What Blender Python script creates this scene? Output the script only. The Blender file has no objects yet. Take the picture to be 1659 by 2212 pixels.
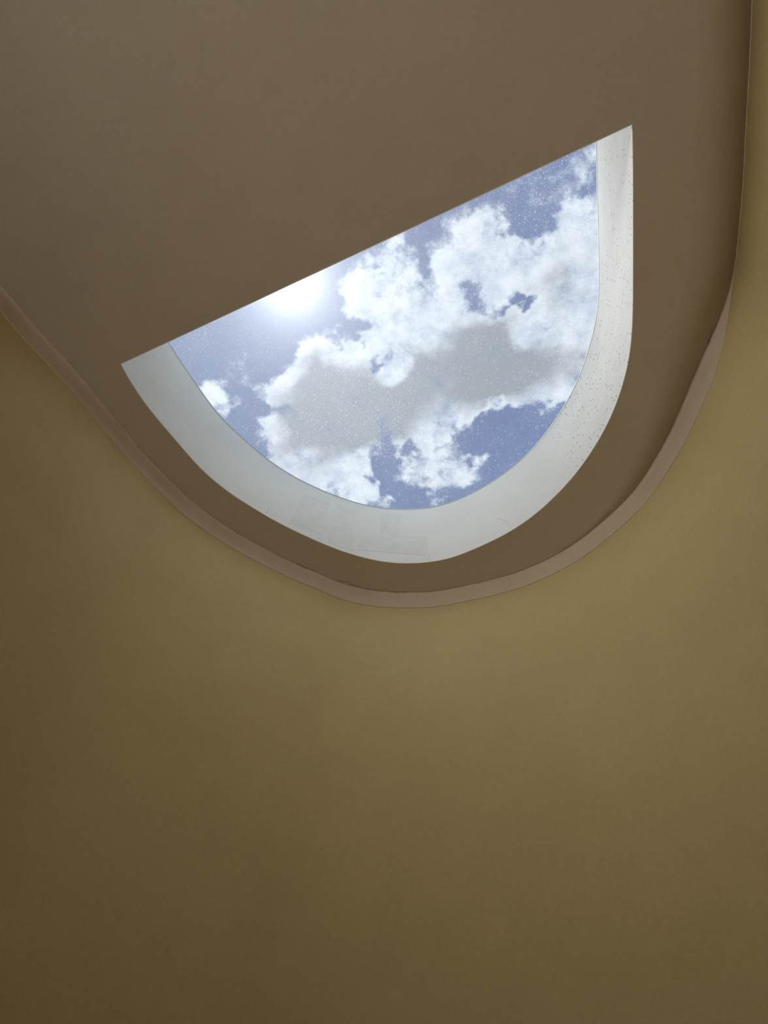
import bpy, bmesh, math, random
from mathutils import Vector, Matrix, noise
from mathutils.bvhtree import BVHTree

random.seed(4)
sc = bpy.context.scene
COL = sc.collection

# ------------------------------------------------------------------ camera
W, HH, F = 1659.0, 2212.0, 1650.0
ZEN = (865.0, 380.0)                       # where straight-up falls in the frame: gives the camera's tilt
CAM_Z = 1.5
U = Vector(((ZEN[0] - W / 2) / F, -(ZEN[1] - HH / 2) / F, -1)).normalized()
X = (Vector((1, 0, 0)) - U * U.x).normalized()
Y = U.cross(X)
ROT = Matrix((X, Y, U))                    # camera axes -> world axes
cam_d = bpy.data.cameras.new('camera')
cam = bpy.data.objects.new('camera', cam_d)
COL.objects.link(cam)
cam_d.sensor_fit = 'HORIZONTAL'
cam_d.sensor_width = 36
cam_d.lens = 36 * F / W
cam_d.clip_start = 0.02
cam.matrix_world = Matrix.Translation((0, 0, CAM_Z)) @ ROT.to_4x4()
sc.camera = cam


def ray(px, py):
    return (ROT @ Vector(((px - W / 2) / F, -(py - HH / 2) / F, -1))).normalized()


def at(px, py, z):                         # survey: a photographed point known to lie at height z
    r = ray(px, py)
    return Vector((r.x / r.z, r.y / r.z)) * (z - CAM_Z)


# ------------------------------------------------------------------ colour management
sc.view_settings.view_transform = 'Standard'
sc.view_settings.look = 'None'
sc.view_settings.gamma = 1
sc.view_settings.exposure = 0.0
sc.view_settings.use_curve_mapping = False
sc.cycles.use_denoising = True
sc.cycles.max_bounces = 7
sc.cycles.diffuse_bounces = 5
sc.cycles.transparent_max_bounces = 12
sc.cycles.sample_clamp_indirect = 6
sc.cycles.use_adaptive_sampling = True
sc.cycles.adaptive_threshold = 0.07
sc.cycles.adaptive_min_samples = 14

# ------------------------------------------------------------------ node helpers


class NT:
    def __init__(s, tree):
        s.t = tree
        s.n = tree.nodes
        s.l = tree.links

    def node(s, typ, inputs=None, **props):
        n = s.n.new(typ)
        for k, v in props.items():
            setattr(n, k, v)
        for k, v in (inputs or {}).items():
            s.put(n.inputs[k], v)
        return n

    def put(s, sock, v):
        if isinstance(v, bpy.types.NodeSocket):
            s.l.new(v, sock)
        else:
            sock.default_value = v

    def m(s, op, a, b=0.0, c=None, clamp=False):
        n = s.node('ShaderNodeMath', {0: a, 1: b}, operation=op, use_clamp=clamp)
        if c is not None:
            s.put(n.inputs[2], c)
        return n.outputs[0]

    def vm(s, op, a, b=(0, 0, 0), scale=None):
        n = s.node('ShaderNodeVectorMath', {0: a, 1: b}, operation=op)
        if scale is not None:
            s.put(n.inputs['Scale'], scale)
        return n.outputs['Value'] if op in ('LENGTH', 'DOT_PRODUCT', 'DISTANCE') else n.outputs[0]

    def noise(s, vec, scale, detail=2.0, rough=0.5, dist=0.0, out='Fac', lac=2.0):
        n = s.node('ShaderNodeTexNoise', {'Vector': vec, 'Scale': scale, 'Detail': detail,
                                          'Roughness': rough, 'Distortion': dist, 'Lacunarity': lac})
        return n.outputs[out]

    def rng(s, v, a, b, c=0.0, d=1.0, smooth=True):
        n = s.node('ShaderNodeMapRange', {0: v, 1: a, 2: b, 3: c, 4: d})
        n.interpolation_type = 'SMOOTHSTEP' if smooth else 'LINEAR'
        return n.outputs[0]

    def mix(s, f, a, b):
        n = s.node('ShaderNodeMix', data_type='RGBA')
        s.put(n.inputs[0], f)
        s.put(n.inputs[6], a)
        s.put(n.inputs[7], b)
        return n.outputs[2]


def rgb(r, g, b):
    return (r, g, b, 1.0)


# ------------------------------------------------------------------ sky with broken cumulus
SUN = ray(628, 606)                        # the sun stands right at the straight edge of the skylight
world = bpy.data.worlds.new('sky')
sc.world = world
world.use_nodes = True
w = NT(world.node_tree)
w.n.clear()
geo = w.node('ShaderNodeTexCoord').outputs['Generated']
sep = w.node('ShaderNodeSeparateXYZ', {0: geo})
zz = w.m('MAXIMUM', sep.outputs[2], 0.06)
flat = w.node('ShaderNodeCombineXYZ', {0: w.m('DIVIDE', sep.outputs[0], zz),
                                       1: w.m('DIVIDE', sep.outputs[1], zz), 2: 0.0}).outputs[0]
# ragged cloud outlines: the lookup is pushed about by turbulent noise
wob = w.vm('SUBTRACT', w.noise(flat, 10, 4, 0.66, out='Color'), (0.5, 0.5, 0.5))
CA, SA = math.cos(math.radians(15)), math.sin(math.radians(15))    # the bank lies on a slant


def slant(vec):
    a = w.vm('DOT_PRODUCT', vec, (CA, -SA, 0))
    b = w.vm('DOT_PRODUCT', vec, (SA, CA, 0))
    return w.node('ShaderNodeCombineXYZ', {0: a, 1: b, 2: 0.0}).outputs[0]


hard = slant(w.vm('ADD', flat, w.vm('SCALE', wob, scale=0.135)))
soft = slant(w.vm('ADD', flat, w.vm('SCALE', wob, scale=0.060)))


def skyxy(px, py):
    r = ray(px, py)
    return r.x / r.z, r.y / r.z


def blobs(lst, vec):
    tot = None
    for (cx, cy, rx, ry, wt) in lst:
        x, y = skyxy(cx, cy)
        x, y = x * CA - y * SA, x * SA + y * CA
        sx, sy = F / (rx * 1.15), F / (ry * 1.15)
        n = w.node('ShaderNodeVectorMath', {0: vec, 1: (sx, sy, 0), 2: (-x * sx, -y * sy, 0)}, operation='MULTIPLY_ADD')
        v = w.m('MULTIPLY_ADD', w.vm('LENGTH', n.outputs[0]), -wt, wt)
        v = w.m('MAXIMUM' if wt > 0 else 'MINIMUM', v, 0.0)
        tot = v if tot is None else w.m('ADD', tot, v)
    return tot


CLOUD = [  # cumulus bank overhead: centre, half-axes along and across the slant, weight
    (1010, 580, 110, 110, 1.9), (1055, 525, 66, 66, 1.3), (1150, 600, 110, 90, 1.8), (1235, 560, 110, 105, 2.2),
    (1250, 700, 170, 150, 2.4), (845, 585, 80, 72, 1.7), (805, 645, 80, 80, 1.8), (865, 690, 125, 110, 2.2),
    (980, 700, 170, 140, 2.4), (1100, 780, 210, 130, 2.6), (900, 830, 210, 130, 3.0),
    (720, 790, 90, 75, 2.0), (730, 870, 150, 120, 2.6), (610, 865, 80, 48, 1.8), (650, 970, 90, 110, 2.2),
    (720, 1000, 130, 100, 2.4), (780, 1060, 60, 50, 1.4), (1190, 835, 110, 60, 1.5),
    (980, 895, 160, 50, 1.2), (935, 985, 80, 62, 1.5), (1010, 1012, 80, 40, 1.3), (935, 1055, 30, 50, 0.9),
    (458, 868, 42, 36, 1.6), (490, 903, 32, 22, 0.9), (850, 950, 80, 40, 0.9),
    (1260, 345, 85, 66, 0.55), (1230, 457, 90, 34, 0.70), (1165, 395, 70, 60, 0.30), (890, 545, 60, 40, 0.4),
]
GAPS = [  # torn into it
    (930, 575, 22, 60, -1.7), (1066, 664, 50, 20, -2.2), (1000, 640, 20, 32, -1.7), (1142, 668, 22, 16, -2.2),
    (1105, 640, 16, 30, -1.8), (798, 764, 26, 18, -2.4), (765, 710, 24, 26, -2.0), (882, 957, 20, 24, -2.2), (880, 560, 30, 24, -1.0), (850, 640, 40, 30, -0.8), (910, 630, 30, 26, -0.8),
    (835, 1005, 30, 60, -2.1), (1085, 960, 120, 36, -1.9), (1180, 930, 100, 60, -2.0),
    (600, 905, 36, 22, -1.4), (965, 940, 40, 20, -1.2), (1232, 815, 24, 30, -1.2), (1150, 490, 36, 34, -1.4),
    (590, 990, 24, 30, -1.0),
]
GREY = [  # where the bank is thick and its underside is grey
    (900, 835, 290, 105, 1.7), (1050, 740, 100, 90, 1.2), (730, 900, 180, 110, 1.4), (1130, 820, 150, 75, 1.1),
    (1200, 770, 130, 70, 0.5), (680, 995, 120, 90, 0.8), (1250, 620, 90, 110, 0.6), (690, 800, 60, 50, 0.8),
    (775, 992, 60, 28, -1.3), (665, 985, 38, 28, -1.0), (850, 800, 42, 45, -1.8), (1130, 730, 60, 40, -0.8), (740, 1062, 60, 30, -0.7),
    (800, 940, 150, 60, 0.5),
]
body = blobs(CLOUD, hard)
gaps = blobs([(a, b, c * 1.2, d * 1.2, e * 0.66) for a, b, c, d, e in GAPS], hard)
fb = w.noise(flat, 26, 5, 0.66)
fb2 = w.noise(flat, 2.4, 4, 0.58)
# the rest of the sky carries the same kind of broken cloud
nx, ny = skyxy(870, 760)
nearg = w.rng(w.vm('LENGTH', w.vm('SUBTRACT', flat, (nx, ny, 0))), 0.60, 0.40)
away = w.m('MULTIPLY', w.m('SUBTRACT', 1.0, nearg), w.rng(fb2, 0.31, 0.49, 0, 1.5))
bod = w.m('ADD', body, away)
dens = w.m('ADD', w.m('ADD', w.m('MINIMUM', bod, 1.25), gaps), w.m('MULTIPLY', w.m('SUBTRACT', fb, 0.5), 3.0))
cover = w.rng(dens, 0.12, 1.12)
grey = w.m('ADD', blobs(GREY, soft), w.m('MULTIPLY', w.m('SUBTRACT', 1.0, nearg), w.m('MULTIPLY', w.rng(fb2, 0.56, 0.72), 0.7)))
gn = w.noise(flat, 12, 4, 0.62)
grey = w.m('ADD', grey, w.m('MULTIPLY', w.m('SUBTRACT', gn, 0.5), 2.6))
grey = w.m('MULTIPLY', w.rng(grey, 0.0, 1.25), w.rng(bod, 0.45, 1.6))
# clear blue, paler toward the sun
sdot = w.m('MINIMUM', w.vm('DOT_PRODUCT', geo, tuple(SUN)), 0.999999)
ang = w.m('MULTIPLY', w.m('ARCCOSINE', sdot), 57.29578)
blue = w.mix(w.rng(ang, 2, 22, smooth=False), rgb(0.165, 0.218, 0.375), rgb(0.108, 0.166, 0.375))
white = w.mix(w.rng(w.m('ADD', w.m('MULTIPLY', fb, 0.6), w.m('MULTIPLY', gn, 0.4)), 0.38, 0.60), rgb(0.54, 0.62, 0.76), rgb(0.83, 0.90, 0.98))
sky = w.mix(cover, blue, w.mix(grey, white, rgb(0.295, 0.342, 0.392)))


def glow(sig, amp):
    return w.m('MULTIPLY', w.m('EXPONENT', w.m('MULTIPLY', w.m('DIVIDE', ang, sig), -1.0)), amp)


gl = w.m('ADD', w.m('ADD', glow(1.2, 2.0), glow(4.2, 0.72)), glow(11.0, 0.20))
glc = w.vm('SCALE', (0.93, 0.98, 1.05), scale=gl)
tot = w.vm('ADD', sky, glc)
# below the horizon: open, sunlit pale ground far around
tot = w.mix(w.rng(sep.outputs[2], -0.02, 0.02), rgb(0.42, 0.38, 0.30), tot)
bg = w.node('ShaderNodeBackground', {'Color': tot, 'Strength': 1.0})
w.l.new(bg.outputs[0], w.node('ShaderNodeOutputWorld').inputs[0])
world.cycles.sampling_method = 'MANUAL'
world.cycles.sample_map_resolution = 1024

sun_d = bpy.data.lights.new('sun', 'SUN')
sun_d.energy = 2.1
sun_d.angle = math.radians(1.2)
sun_d.color = (1.0, 0.96, 0.90)
sun = bpy.data.objects.new('sun', sun_d)
COL.objects.link(sun)
sun.rotation_euler = SUN.to_track_quat('Z', 'Y').to_euler()
sun.location = (0, 0, 8)

# daylight enters through the skylight and an added rear window: portals only guide the sampling, they give no light
def portal(name, loc, rot, sx, sy):
    d = bpy.data.lights.new(name, 'AREA')
    d.shape = 'RECTANGLE'
    d.size, d.size_y = sx, sy
    d.cycles.is_portal = True
    o = bpy.data.objects.new(name, d)
    COL.objects.link(o)
    o.location = loc
    o.rotation_euler = rot


portal('skylight_portal', (0, 0.30, 4.16), (0, 0, 0), 2.3, 2.1)

# area light added just inside the unseen rear window to brighten the room
wl_d = bpy.data.lights.new('added_window_fill', 'AREA')
wl_d.shape = 'RECTANGLE'
wl_d.size, wl_d.size_y = 1.8, 1.3
wl_d.energy = 7.5
wl_d.spread = math.radians(60)
wl_d.color = (1.0, 0.95, 0.87)
wl = bpy.data.objects.new('added_window_fill', wl_d)
COL.objects.link(wl)
wl.location = (-1.95, -2.75, 1.7)
wl.rotation_euler = (Vector((-1.95, -2.75, 1.7)) - Vector((0.95, 0.8, 4.2))).to_track_quat('Z', 'Y').to_euler()

# ------------------------------------------------------------------ materials


def new_mat(name):
    m = bpy.data.materials.new(name)
    m.use_nodes = True
    m.node_tree.nodes.clear()
    return m, NT(m.node_tree)


def plaster(name, c1, c2, rough=0.92, bump=0.12, grain=420):
    m, t = new_mat(name)
    oc = t.node('ShaderNodeTexCoord').outputs['Object']
    big = t.noise(oc, 1.7, 5, 0.6)
    mid = t.noise(oc, 9, 4, 0.6)
    fine = t.noise(oc, grain, 3, 0.7)
    blot = t.noise(oc, 95, 2, 0.6)
    f = t.m('ADD', t.m('MULTIPLY', big, 0.7), t.m('MULTIPLY', mid, 0.3))
    col = t.mix(t.rng(f, 0.36, 0.64), rgb(*c1), rgb(*c2))
    k = t.m('ADD', t.m('ADD', t.m('MULTIPLY', fine, 0.22), t.m('MULTIPLY', blot, 0.16)), 0.81)
    col = t.vm('SCALE', col, scale=k)
    h = t.m('ADD', t.m('MULTIPLY', fine, 0.0012), t.m('MULTIPLY', t.noise(oc, 5, 4, 0.55), 0.010))
    bp = t.node('ShaderNodeBump', {'Strength': bump * 5, 'Distance': 1.0, 'Height': h})
    b = t.node('ShaderNodeBsdfPrincipled', {'Base Color': col, 'Roughness': rough, 'Normal': bp.outputs[0],
                                            'Specular IOR Level': 0.2})
    t.l.new(b.outputs[0], t.node('ShaderNodeOutputMaterial').inputs[0])
    return m


WALL = plaster('ochre_wall_plaster', (0.570, 0.453, 0.232), (0.610, 0.490, 0.256))
CEIL = plaster('beige_ceiling_plaster', (0.485, 0.415, 0.322), (0.515, 0.443, 0.345), bump=0.08)
TRIM = plaster('beige_cove_plaster', (0.59, 0.495, 0.385), (0.645, 0.545, 0.425), bump=0.10)


def simple(name, c, rough=0.6, spec=0.4):
    m, t = new_mat(name)
    oc = t.node('ShaderNodeTexCoord').outputs['Object']
    col = t.vm('SCALE', tuple(c), scale=t.m('ADD', t.m('MULTIPLY', t.noise(oc, 30, 4), 0.2), 0.9))
    b = t.node('ShaderNodeBsdfPrincipled', {'Base Color': col, 'Roughness': rough, 'Specular IOR Level': spec})
    t.l.new(b.outputs[0], t.node('ShaderNodeOutputMaterial').inputs[0])
    return m


FLOOR = simple('warm_wood_floor', (0.42, 0.25, 0.11), 0.6)
GROUND = simple('pale_gravel_ground', (0.55, 0.50, 0.42), 0.95)
CRACK = simple('dark_crack_line', (0.16, 0.11, 0.07), 1.0, 0.0)
CRACK_W = simple('faint_grey_crack_line', (0.40, 0.40, 0.38), 1.0, 0.0)
FRAME = simple('white_frame_paint', (0.50, 0.57, 0.53), 0.6)
PATCH = simple("touched_up_white_paint", (0.785, 0.79, 0.76), 0.7)


def reveal_material():
    m, t = new_mat('white_reveal_paint')
    tc = t.node('ShaderNodeTexCoord')
    oc = tc.outputs['Object']
    s = t.node('ShaderNodeSeparateXYZ', {0: oc})
    # dirt flecks on the right-hand side, their grazing shadows painted in as short dark dashes
    st = t.node('ShaderNodeMapping', {'Vector': oc, 'Rotation': (0, 0, 0.5), 'Scale': (48, 110, 44)}).outputs[0]
    vo = t.node('ShaderNodeTexVoronoi', {'Vector': st, 'Scale': 1.0}, feature='F1')
    d = vo.outputs['Distance']
    pick = t.node('ShaderNodeSeparateColor', {0: vo.outputs['Color']})
    few = t.rng(t.noise(oc, 6, 3, 0.6), 0.42, 0.66)
    on = t.m('GREATER_THAN', t.m('ADD', pick.outputs[0], t.m('MULTIPLY', few, 0.46)), t.rng(s.outputs[1], -0.1, 0.45, 1.05, 0.76))
    fl = t.m('MULTIPLY', t.rng(d, 0.10, 0.38, 1, 0), on)
    fl = t.m('MULTIPLY', fl, t.rng(s.outputs[0], 0.50, 0.60))
    base = t.mix(t.rng(t.noise(oc, 3.5, 4, 0.6), 0.35, 0.65), rgb(0.81, 0.815, 0.785), rgb(0.85, 0.855, 0.83))
    col = t.mix(t.m('MULTIPLY', fl, 0.75), base, rgb(0.22, 0.22, 0.20))
    bp = t.node('ShaderNodeBump', {'Strength': 0.5, 'Distance': 1.0,
                                   'Height': t.m('ADD', t.m('MULTIPLY', t.noise(oc, 90, 3, 0.6), 0.0008),
                                                 t.m('MULTIPLY', t.noise(oc, 7, 3, 0.5), 0.004))})
    b = t.node('ShaderNodeBsdfPrincipled', {'Base Color': col, 'Roughness': 0.7, 'Normal': bp.outputs[0],
                                            'Specular IOR Level': 0.25})
    t.l.new(b.outputs[0], t.node('ShaderNodeOutputMaterial').inputs[0])
    return m


def pane_material(name, dirt):
    m, t = new_mat(name)
    oc = t.node('ShaderNodeTexCoord').outputs['Object']
    vo = t.node('ShaderNodeTexVoronoi', {'Vector': oc, 'Scale': 165.0}, feature='F1')
    pick = t.node('ShaderNodeSeparateColor', {0: vo.outputs['Color']})
    sz = t.m('MULTIPLY', t.m('POWER', pick.outputs[0], 5.0), 0.34)
    sp = t.m('MULTIPLY', t.m('LESS_THAN', vo.outputs['Distance'], sz), 0.42)
    vf = t.node('ShaderNodeTexVoronoi', {'Vector': oc, 'Scale': 300.0}, feature='F1')
    pf = t.node('ShaderNodeSeparateColor', {0: vf.outputs['Color']})
    sp2 = t.m('MULTIPLY', t.m('MULTIPLY', t.rng(vf.outputs['Distance'], 0.1, 0.5, 1, 0), t.m('POWER', pf.outputs[0], 2.0)), 0.36)
    cloudy = t.rng(t.noise(oc, 3.0, 4, 0.6), 0.3, 0.7, 0.5, 1.1)
    film = t.m('MULTIPLY', t.m('ADD', t.m('ADD', sp, sp2), 0.05), t.m('MULTIPLY', cloudy, dirt))
    tr = t.node('ShaderNodeBsdfTransparent', {'Color': rgb(0.98, 0.99, 0.99)})
    tl = t.node('ShaderNodeBsdfTranslucent', {'Color': rgb(0.85, 0.87, 0.88)})
    gs = t.node('ShaderNodeBsdfGlossy', {'Color': rgb(1, 1, 1), 'Roughness': 0.02})
    a = t.node('ShaderNodeMixShader', {0: film, 1: tr.outputs[0], 2: tl.outputs[0]})
    b = t.node('ShaderNodeMixShader', {0: 0.02, 1: a.outputs[0], 2: gs.outputs[0]})
    t.l.new(b.outputs[0], t.node('ShaderNodeOutputMaterial').inputs[0])
    return m


REVEAL = reveal_material()
PANE = pane_material('dusty_skylight_glass', 1.0)
CLEAR = pane_material('window_glass', 0.15)

# ------------------------------------------------------------------ mesh helpers


def obj(name, bm, mat, parent=None, kind=None, label=None, smooth=False):
    me = bpy.data.meshes.new(name)
    bmesh.ops.recalc_face_normals(bm, faces=bm.faces)
    bm.to_mesh(me)
    bm.free()
    me.materials.append(mat)
    if smooth:
        me.shade_smooth()
    o = bpy.data.objects.new(name, me)
    COL.objects.link(o)
    if parent:
        o.parent = parent
    if kind:
        o['kind'] = kind
    if label:
        o['label'] = label
    return o


def catmull(P, n=8, closed=False):
    out = []
    P = [Vector(p) for p in P]
    for i in range(len(P) - 1):
        a = P[max(i - 1, 0)]; b = P[i]; c = P[i + 1]; d = P[min(i + 2, len(P) - 1)]
        for k in range(n):
            t = k / n
            out.append(0.5 * ((2 * b) + (c - a) * t + (2 * a - 5 * b + 4 * c - d) * t * t + (3 * b - a - 3 * c + d) * t ** 3))
    out.append(P[-1])
    return out


def resample(P, n):
    s = [0.0]
    for a, b in zip(P, P[1:]):
        s.append(s[-1] + (b - a).length)
    out = []
    j = 0
    for i in range(n):
        t = s[-1] * i / (n - 1)
        while j < len(P) - 2 and s[j + 1] < t:
            j += 1
        q = (t - s[j]) / max(s[j + 1] - s[j], 1e-9)
        out.append(P[j].lerp(P[j + 1], min(max(q, 0), 1)))
    return out


def relax(P, k):
    for _ in range(k):
        P = [P[0]] + [(P[i - 1] + P[i] * 2 + P[i + 1]) / 4 for i in range(1, len(P) - 1)] + [P[-1]]
    return P


def shell(rings, closed=False, close_profile=False):
    """rings: list of equally long point lists; faces between neighbouring rings"""
    bm = bmesh.new()
    V = [[bm.verts.new(p) for p in r] for r in rings]
    n = len(rings[0])
    R = len(rings)
    for i in range(R if close_profile else R - 1):
        for j in range(n if closed else n - 1):
            a, b = V[i], V[(i + 1) % R]
            k = (j + 1) % n
            bm.faces.new((a[j], a[k], b[k], b[j]))
    return bm, V


def box(bm, x0, x1, y0, y1, z0, z1):
    v = [bm.verts.new((x, y, z)) for x in (x0, x1) for y in (y0, y1) for z in (z0, z1)]
    for f in ((0, 1, 3, 2), (4, 6, 7, 5), (0, 4, 5, 1), (2, 3, 7, 6), (0, 2, 6, 4), (1, 5, 7, 3)):
        bm.faces.new([v[i] for i in f])


# ------------------------------------------------------------------ the room's plan
H = 3.70                                   # ceiling
D = 0.42                                   # depth of the skylight shaft
LIP = 0.070                                # height of the cove band below the ceiling
ROOF = H + D
YB = -3.0                                  # back wall

# edge of the cove band, as surveyed (height H - LIP)
WALL_PX = [(0, 669), (27, 702), (61, 740), (108, 791), (152, 837.5), (203, 902), (244, 951), (285, 999), (325.5, 1041),
           (385, 1100), (422, 1130), (458.5, 1156), (513, 1189), (567, 1218), (621, 1245), (675.5, 1268), (712, 1284),
           (748, 1297), (802, 1308), (856, 1312), (900, 1312.5), (950, 1309), (984, 1303), (1069, 1284), (1132, 1266), (1195, 1239),
           (1259, 1203), (1309, 1165), (1364, 1116.5), (1406, 1070), (1448.5, 1007), (1482, 948), (1507.6, 893),
           (1533, 834), (1548, 790), (1557, 753), (1568, 703), (1583, 600), (1594, 500), (1603, 400), (1609, 283), (1617, 140), (1622, 20)]
GROOVE = 0.058                             # on the right the ceiling rolls up by this much into the corner


def sstep(v, a, b):
    t = min(max((v - a) / (b - a), 0), 1)
    return t * t * (3 - 2 * t)


def edge_z(px, py):                        # the line surveyed: cove lip below, corner valley up the right side
    k = sstep(900 - py, 60, 330) if px > 1200 else 0
    return H - LIP + (LIP + GROOVE) * k


C = [at(x, y, edge_z(x, y)) for x, y in WALL_PX]
C = relax(resample(catmull(C, 6), 260), 6)
d0 = (C[0] - C[14]).normalized()
d1 = (C[-1] - C[-14]).normalized()
left_end = C[0] + d0 * ((YB - C[0].y) / d0.y)
right_end = C[-1] + d1 * ((YB - C[-1].y) / d1.y)
nl = 30
CL = [left_end.lerp(C[0], i / nl) for i in range(nl)]
CR = [C[-1].lerp(right_end, (i + 1) / nl) for i in range(nl)]
PLAN = CL + C + CR
N = len(PLAN)


def normals(P):
    out = []
    for i in range(len(P)):
        t = (P[min(i + 1, len(P) - 1)] - P[max(i - 1, 0)]).normalized()
        out.append(Vector((t.y, -t.x)))    # pointing into the room
    return out


NRM = normals(PLAN)
NRM = [v.normalized() for v in relax(NRM, 8)]
mid = Vector((0, 0))
if (mid - PLAN[N // 2]).dot(NRM[N // 2]) < 0:
    NRM = [-v for v in NRM]


def off(d, z, f=None):
    return [Vector((*(PLAN[i] + NRM[i] * (d if f is None else f(i))), z)) for i in range(N)]


SET_BACK = 0.003
# wall_front: the curved wall, its face set back a little behind the cove band, thickness outward
zs = [0.0, 0.6, 1.2, 1.8, 2.4, 2.9, 3.3, 3.5, 3.62, H + 0.17]
rings = []
for z in zs:
    rings.append(off(-SET_BACK, z))
for z in (H + 0.17, 0.0):
    rings.append(off(-0.22, z))
bm, V = shell(rings, close_profile=True)
for e in (0, -1):
    bm.faces.new([r[e] for r in V])
wall_front = obj('wall_front', bm, WALL, kind='structure', smooth=True,
                 label='curved ochre plaster wall wrapping round below the skylight')

# wall_back, behind the camera, with an added window in it
xl, xr = left_end.x - 0.35, right_end.x + 0.35
wx0, wx1, wz0, wz1 = -3.0, -0.9, 0.9, 2.5
bm = bmesh.new()
y0, y1 = YB - 0.22, YB
box(bm, xl, wx0, y0, y1, 0, H)
box(bm, wx1, xr, y0, y1, 0, H)
box(bm, wx0, wx1, y0, y1, 0, wz0)
box(bm, wx0, wx1, y0, y1, wz1, H)
obj('wall_back', bm, WALL, kind='structure', label='plain ochre plaster wall with an added wide window, behind the camera')

# floor
bm = bmesh.new()
poly = [(p.x, p.y) for p in off(-0.22, 0)] + [(xr, YB - 0.22), (xl, YB - 0.22)]


def prism(bm, pts, z0, z1):
    a = [bm.verts.new((x, y, z0)) for x, y in pts]
    b = [bm.verts.new((x, y, z1)) for x, y in pts]
    n = len(pts)
    for i in range(n):
        bm.faces.new((a[i], a[(i + 1) % n], b[(i + 1) % n], b[i]))
    bm.faces.new(a)
    bm.faces.new(b)


prism(bm, poly, -0.15, 0.0)
obj('floor', bm, FLOOR, kind='structure', label='warm brown floor of the room')

# ------------------------------------------------------------------ skylight outlines
OUT_PX = [(262, 787), (271, 807), (298, 849), (339, 904), (380, 949), (422, 1001), (458.5, 1035), (495, 1064), (549, 1098),
          (585, 1120), (621, 1139), (657, 1156), (694, 1172), (730, 1188), (784, 1204), (820, 1213), (856, 1217), (892, 1217.5),
          (950, 1212), (976, 1206), (1026, 1185), (1077, 1162), (1111, 1143), (1153, 1114), (1195, 1076), (1237, 1032),
          (1271, 985.6), (1305, 931), (1330, 876), (1347, 825), (1355, 798), (1362, 753), (1366, 705), (1367, 615),
          (1367, 500), (1367, 394), (1366, 280), (1365, 270)]
IN_PX = [(361, 737), (380, 768), (407, 808), (434, 846), (450, 871), (487, 914), (526, 950), (567, 986), (603, 1012), (639, 1034), (675.5, 1052),
         (712, 1068), (748, 1081), (784, 1092), (820, 1099), (856, 1101.5), (892.5, 1101.5), (925, 1099), (963, 1091), (1026.6, 1064),
         (1090, 1024), (1132, 990), (1161.6, 959), (1195, 916), (1221, 876), (1237.5, 846), (1258, 800), (1269, 764.5),
         (1281, 724), (1291, 676), (1294.6, 629), (1293.5, 532), (1291, 421), (1288.5, 304)]
lo = [at(x, y, H) for x, y in OUT_PX]
hi = [at(x, y, ROOF - 0.01) for x, y in IN_PX]
sd = (lo[-1] - lo[0]).normalized()
A, B = lo[0].copy(), lo[-1].copy()
# at roof level the curved side runs on, past the edge that hides it, to the plane of the straight side
sn = Vector((-sd.y, sd.x))
if sn.dot(lo[16] - A) < 0:
    sn = -sn


def extend(P, Q):                          # from Q outward along P->Q to the straight side's plane
    d = (Q - P).normalized()
    t = (A - Q).dot(sn) / d.dot(sn)
    return Q + d * t


hi = [extend(hi[2], hi[0])] + hi + [extend(hi[-4], hi[-1])]
NL = 150
lo_c = relax(resample(catmull(lo, 6), NL), 14)
hi_c = relax(resample(catmull(hi, 6), NL), 12)
NS = 24
lo_s = [B.lerp(A, (i + 1) / (NS + 1)) for i in range(NS)]
hi_s = [hi_c[-1].lerp(hi_c[0], (i + 1) / (NS + 1)) for i in range(NS)]
lo_all = lo_c + lo_s
hi_all = hi_c + hi_s
cen = sum(lo_all, Vector((0, 0))) / len(lo_all)


def grow(P, e):
    n = len(P)
    out = []
    for i in range(n):
        a, b = P[i - 1], P[(i + 1) % n]
        t = (b - a).normalized()
        nn = Vector((t.y, -t.x))
        if nn.dot(P[i] - cen) < 0:
            nn = -nn
        out.append(P[i] + nn * e)
    return out


def ramp(v, a, b):
    t = min(max((v - a) / (b - a), 0), 1)
    return t * t * (3 - 2 * t)


ang0 = [at(x, y, edge_z(x, y)) for x, y in ((1420, 1050), (1560, 740))]
i_fade0 = min(range(N), key=lambda i: (PLAN[i] - ang0[0]).length)
i_fade1 = min(range(N), key=lambda i: (PLAN[i] - ang0[1]).length)
rv = [ramp(i, i_fade0 - 30, i_fade1 + 10) for i in range(N)]       # 0 on the left and bottom, 1 along the right
jit = [0.0016 * noise.noise(Vector((i * 0.11, 3.1, 0))) + 0.0012 * noise.noise(Vector((i * 0.5, 7.7, 0))) for i in range(N)]
lip = [(1 - ramp(i, i_fade1 - 6, i_fade1 + 10)) * 0.0 + jit[i] * (1 - rv[i]) - SET_BACK * 0.98 * ramp(i, i_fade1 - 22, i_fade1 + 8) for i in range(N)]
grv = [0.022 + 0.125 * rv[i] for i in range(N)]          # reach of the cove onto the ceiling
gdp = [0.0015 + GROOVE * rv[i] for i in range(N)]          # depth of the soft groove along its top, deeper on the right
i_a = min(range(N), key=lambda i: (PLAN[i] - at(1536, 840, edge_z(1536, 840))).length)
i_b = min(range(N), key=lambda i: (PLAN[i] - at(1584, 570, edge_z(1584, 570))).length)
up = [ramp(i, i_a, i_b) for i in range(N)]
zl = [H - LIP + (LIP + GROOVE - 0.001) * up[i] + 0.5 * jit[i] * (1 - up[i]) for i in range(N)]


# ceiling slab with the opening through it
bm = bmesh.new()


def loop(pts, z):
    vs = [bm.verts.new((p[0], p[1], z)) for p in pts]
    return vs, [bm.edges.new((vs[i], vs[(i + 1) % len(vs)])) for i in range(len(vs))]


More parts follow.
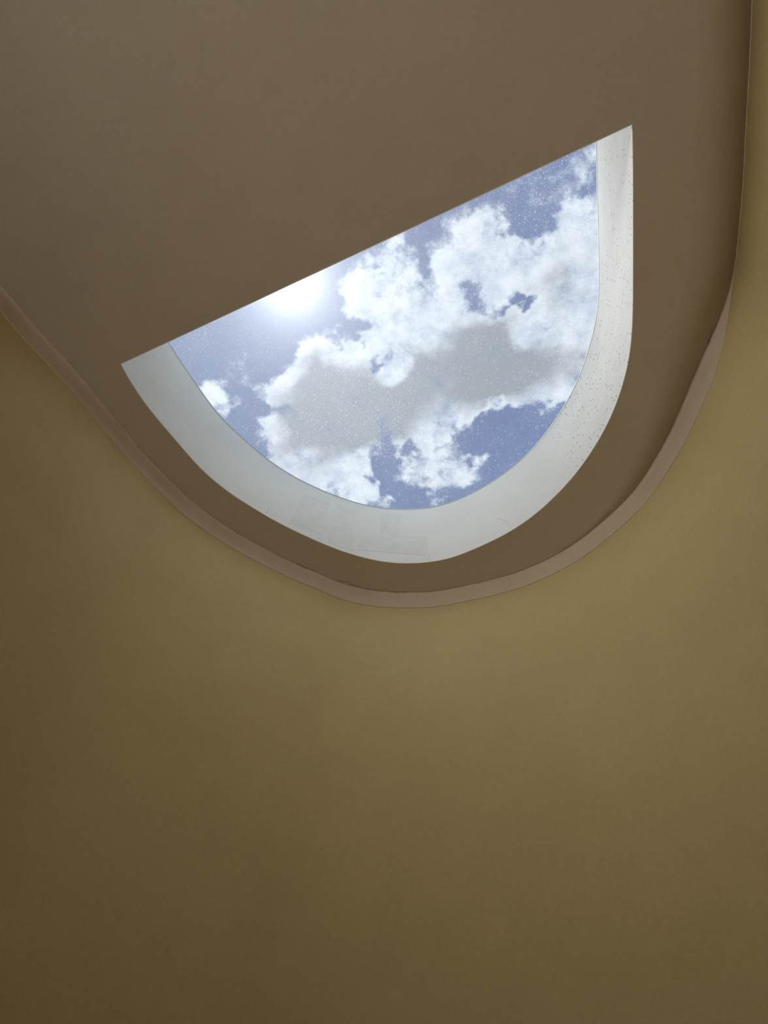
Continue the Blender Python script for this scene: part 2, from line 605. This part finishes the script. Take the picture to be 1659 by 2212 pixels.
TH = 0.0025
inner_pts = [tuple(PLAN[i] + NRM[i] * grv[i]) for i in range(N)]
inner_pts += [(inner_pts[-1][0], YB - 0.22), (inner_pts[0][0], YB - 0.22)]
o1, e1 = loop(inner_pts, H)
h1, f1 = loop(grow(lo_all, TH), H)
bmesh.ops.triangle_fill(bm, use_beauty=True, edges=e1 + f1, normal=(0, 0, -1))
o2, e2 = loop(poly, ROOF)
h2, f2 = loop(grow(hi_all, TH), ROOF)
bmesh.ops.triangle_fill(bm, use_beauty=True, edges=e2 + f2, normal=(0, 0, 1))
s1, _ = loop(inner_pts, H + 0.16)
s2, _ = loop(poly, H + 0.16)
for a, b in ((o1, s1), (s1, s2), (s2, o2), (h1, h2)):
    for i in range(len(a)):
        k = (i + 1) % len(a)
        bm.faces.new((a[i], a[k], b[k], b[i]))
ceiling = obj('ceiling', bm, CEIL, kind='structure', label='flat brown-beige plaster ceiling pierced by the half-round skylight')

# window_1: the skylight
sky1 = bpy.data.objects.new('window_1', None)
sky1.empty_display_size = 0.2
sky1.location = (0, 0, 0)
COL.objects.link(sky1)
sky1['kind'] = 'structure'
sky1['label'] = 'half-round skylight with a white shaft and a dusty pane, open to a cloudy blue sky'

bm = bmesh.new()
steps = 7
inner_r, outer_r = [], []
lo_g, hi_g = grow(lo_all, TH * 0.9), grow(hi_all, TH * 0.9)
n = len(lo_all)
for k in range(steps):
    t = k / (steps - 1)
    z = H - 0.0006 + (ROOF - 0.01 - H) * t
    inner_r.append([Vector((*lo_all[i].lerp(hi_all[i], t), z)) for i in range(n)])
    outer_r.append([Vector((*lo_g[i].lerp(hi_g[i], t), z)) for i in range(n)])
bm.free()
bm, V = shell(inner_r + outer_r[::-1], closed=True, close_profile=True)
reveal = obj('shaft_lining', bm, REVEAL, parent=sky1, smooth=False, label='smooth white painted shaft, flecked with dirt and its painted-in shadows on the right side')
for p in reveal.data.polygons:
    p.use_smooth = True
reveal.data.set_sharp_from_angle(angle=math.radians(35))

# slim frame under the pane and the pane itself
a0 = [Vector((*p, ROOF - 0.010)) for p in grow(hi_all, -0.0006)]
a1 = [Vector((*p, ROOF - 0.010)) for p in grow(hi_all, TH * 0.8)]
a2 = [Vector((*p, ROOF - 0.001)) for p in grow(hi_all, TH * 0.8)]
a3 = [Vector((*p, ROOF - 0.001)) for p in grow(hi_all, -0.0006)]
bm, V = shell([a0, a1, a2, a3], closed=True, close_profile=True)
obj('frame', bm, FRAME, parent=sky1, label='thin bright white rim round the pane')
bm = bmesh.new()
prism(bm, [(p.x, p.y) for p in grow(hi_all, 0.03)], ROOF + 0.0005, ROOF + 0.0065)
bm2 = bmesh.new()
pane = obj('pane', bm, PANE, parent=sky1, label='dusty glass pane speckled with white grime')
bm2.free()
# raised kerb on the roof that holds the pane
k0 = [Vector((*p, ROOF)) for p in grow(hi_all, 0.032)]
k1 = [Vector((*p, ROOF)) for p in grow(hi_all, 0.08)]
k2 = [Vector((*p, ROOF + 0.03)) for p in grow(hi_all, 0.08)]
k3 = [Vector((*p, ROOF + 0.03)) for p in grow(hi_all, 0.032)]
bm, V = shell([k0, k1, k2, k3], closed=True, close_profile=True)
obj('kerb', bm, FRAME, parent=sky1)

# ------------------------------------------------------------------ trim_1: the coved band between wall and ceiling


FACE = [(0.0, 0.0), (0.12, 0.45), (0.35, 0.80), (0.65, 0.95), (1.0, 1.0)]            # the band's own face: reach, rise
ROLL = [(0.05, 0.91), (0.12, 0.78), (0.22, 0.60), (0.34, 0.42), (0.47, 0.26), (0.62, 0.12), (0.80, 0.03), (1.0, 0.0)]
face_n = [0.013 * (1 - rv[i]) + 0.0012 for i in range(N)]
zv = [max(H - 0.0003 + gdp[i], zl[i] + 0.0006) for i in range(N)]
rings = [[Vector((*(PLAN[i] + NRM[i] * (-SET_BACK - 0.004)), zl[i])) for i in range(N)]]
for a, b in FACE:
    rings.append([Vector((*(PLAN[i] + NRM[i] * (lip[i] + face_n[i] * a)), zl[i] + (zv[i] - zl[i]) * b)) for i in range(N)])
for a, b in ROLL:
    rings.append([Vector((*(PLAN[i] + NRM[i] * (lip[i] + face_n[i] + (grv[i] - lip[i] - face_n[i]) * a)), H - 0.0003 + (zv[i] - H + 0.0003) * b)) for i in range(N)])
rings.append([Vector((*(PLAN[i] + NRM[i] * grv[i]), H + 0.15)) for i in range(N)])
rings.append([Vector((*(PLAN[i] + NRM[i] * (-SET_BACK - 0.004)), H + 0.15)) for i in range(N)])
bm, V = shell(rings, close_profile=True)
trim = obj('trim_1', bm, TRIM, kind='structure', smooth=True,
           label='smooth plaster cove band running round where the ceiling meets the curved wall')
trim.data.set_sharp_from_angle(angle=math.radians(40))
trim.data.materials.append(CEIL)                                 # the roll above the band is painted with the ceiling
nf = (N - 1)
for p in trim.data.polygons:
    if len(FACE) < p.index // nf + 1 <= len(FACE) + len(ROLL) + 1:
        p.material_index = 1

# ------------------------------------------------------------------ cracks and touched-up patches lying on those surfaces


def tree_of(o):
    me = o.data
    return BVHTree.FromPolygons([o.matrix_world @ v.co for v in me.vertices], [tuple(p.vertices) for p in me.polygons])


EYE = Vector((0, 0, CAM_Z))


def hit(px, py, trees):
    best = None
    for t in trees:
        loc, nn, _, dist = t.ray_cast(EYE, ray(px, py))
        if loc is not None and (best is None or dist < best[2]):
            best = (loc, nn if nn.dot(ray(px, py)) < 0 else -nn, dist)
    return best


def strip(path, trees, width, lift=0.0006):
    """a thin raised/sunken bead following a surface"""
    bm = bmesh.new()
    pts = [hit(x, y, trees) for x, y in path]
    pts = [p for p in pts if p]
    prev = None
    for i, (p, nn, _) in enumerate(pts):
        q = pts[min(i + 1, len(pts) - 1)][0] - pts[max(i - 1, 0)][0]
        side = q.normalized().cross(nn).normalized() * width * 0.5 * (0.45 if i in (0, len(pts) - 1) else random.uniform(.7, 1.2))
        cur = [bm.verts.new(p - side - nn * lift), bm.verts.new(p + nn * lift), bm.verts.new(p + side - nn * lift), bm.verts.new(p - nn * lift * 2)]
        if prev:
            for k in range(4):
                bm.faces.new((prev[k], prev[(k + 1) % 4], cur[(k + 1) % 4], cur[k]))
        else:
            bm.faces.new(cur)
        prev = cur
    bm.faces.new(prev[::-1])
    return bm


def jag(path, step=7, amp=2.2):
    out = []
    for (x0, y0), (x1, y1) in zip(path, path[1:]):
        n = max(1, int(math.hypot(x1 - x0, y1 - y0) / step))
        for k in range(n):
            out.append((x0 + (x1 - x0) * k / n + random.uniform(-amp, amp) * .4, y0 + (y1 - y0) * k / n + random.uniform(-amp, amp)))
    out.append(path[-1])
    return out


tc_ = [tree_of(ceiling), tree_of(trim)]
for path, wd in [([(634, 1217), (658, 1226), (688, 1238)], 0.0022), ([(730, 1253), (750, 1257), (765, 1266), (778, 1269), (802, 1273)], 0.0026),
                 ([(822, 1275), (850, 1278), (880, 1278)], 0.0016), ([(1208, 1185), (1222, 1184), (1232, 1180)], 0.0018),
                 ([(1537, 705), (1534, 725), (1530, 748)], 0.0018), ([(245, 905), (256, 920), (268, 935)], 0.0018),
                 ([(290, 957), (320, 985), (345, 1012)], 0.0012)]:
    obj('crack', strip(jag(path), tc_, wd), CRACK, parent=trim)
tr_ = [tree_of(reveal)]
for path in [[(1072, 1121), (1085, 1122), (1095, 1128), (1099, 1136)], [(712, 1152), (713, 1163), (708, 1172)], [(822, 1120), (835, 1135), (826, 1150), (824, 1172)],
             [(583, 1095), (578, 1104), (574, 1112)], [(645, 1130), (640, 1140)], [(928, 1197), (926, 1205), (920, 1211)]]:
    obj('crack', strip(jag(path, 6, .8), tr_, 0.0013), CRACK_W, parent=sky1)
for A4 in [((655, 1068), (712, 1085), (698, 1158), (626, 1128)), ((732, 1090), (776, 1101), (762, 1192), (708, 1172)),
           ((824, 1110), (868, 1112), (858, 1168), (820, 1166)), ((782, 1152), (925, 1160), (922, 1200), (770, 1188))]:
    bm = bmesh.new()
    G = 8
    grid = []
    for iy in range(G + 1):
        row = []
        for ix in range(G + 1):
            u, v = ix / G, iy / G
            x = (A4[0][0] * (1 - u) + A4[1][0] * u) * (1 - v) + (A4[3][0] * (1 - u) + A4[2][0] * u) * v
            y = (A4[0][1] * (1 - u) + A4[1][1] * u) * (1 - v) + (A4[3][1] * (1 - u) + A4[2][1] * u) * v
            x += 2.5 * noise.noise(Vector((x * .05, y * .05, 2)))
            h_ = hit(x, y, tr_)
            row.append(bm.verts.new(h_[0] + h_[1] * 0.00025))
        grid.append(row)
    for a, b in zip(grid, grid[1:]):
        for k in range(G):
            bm.faces.new((a[k], a[k + 1], b[k + 1], b[k]))
    obj('paint_patch', bm, PATCH, parent=sky1, smooth=True, label='faintly darker touched-up patch of paint')

# ------------------------------------------------------------------ added_window_2: added to the unseen back wall to let in more light
win = bpy.data.objects.new('added_window_2', None)
COL.objects.link(win)
win['kind'] = 'structure'
win['label'] = 'wide white framed window added for its light in the unseen wall behind the camera'
ft = 0.06
for (a, b, c, d) in [(wx0, wx1, wz0, wz0 + ft), (wx0, wx1, wz1 - ft, wz1), (wx0, wx0 + ft, wz0 + ft, wz1 - ft), (wx1 - ft, wx1, wz0 + ft, wz1 - ft),
                     ((wx0 + wx1) / 2 - .03, (wx0 + wx1) / 2 + .03, wz0 + ft, wz1 - ft)]:
    bm = bmesh.new()
    box(bm, a, b, YB - 0.15, YB - 0.09, c, d)
    bmesh.ops.bevel(bm, geom=bm.edges[:], offset=0.004, segments=1, affect='EDGES')
    obj('frame_bar', bm, FRAME, parent=win)
for (a, b) in ((wx0 + ft, (wx0 + wx1) / 2 - .03), ((wx0 + wx1) / 2 + .03, wx1 - ft)):
    bm = bmesh.new()
    box(bm, a, b, YB - 0.123, YB - 0.117, wz0 + ft, wz1 - ft)
    obj('pane', bm, CLEAR, parent=win)

# open ground outside
bm = bmesh.new()
prism(bm, [(-30, -34), (30, -34), (30, 26), (-30, 26)], -0.4, -0.16)
obj('ground', bm, GROUND, kind='structure', label='pale open ground outside the building')
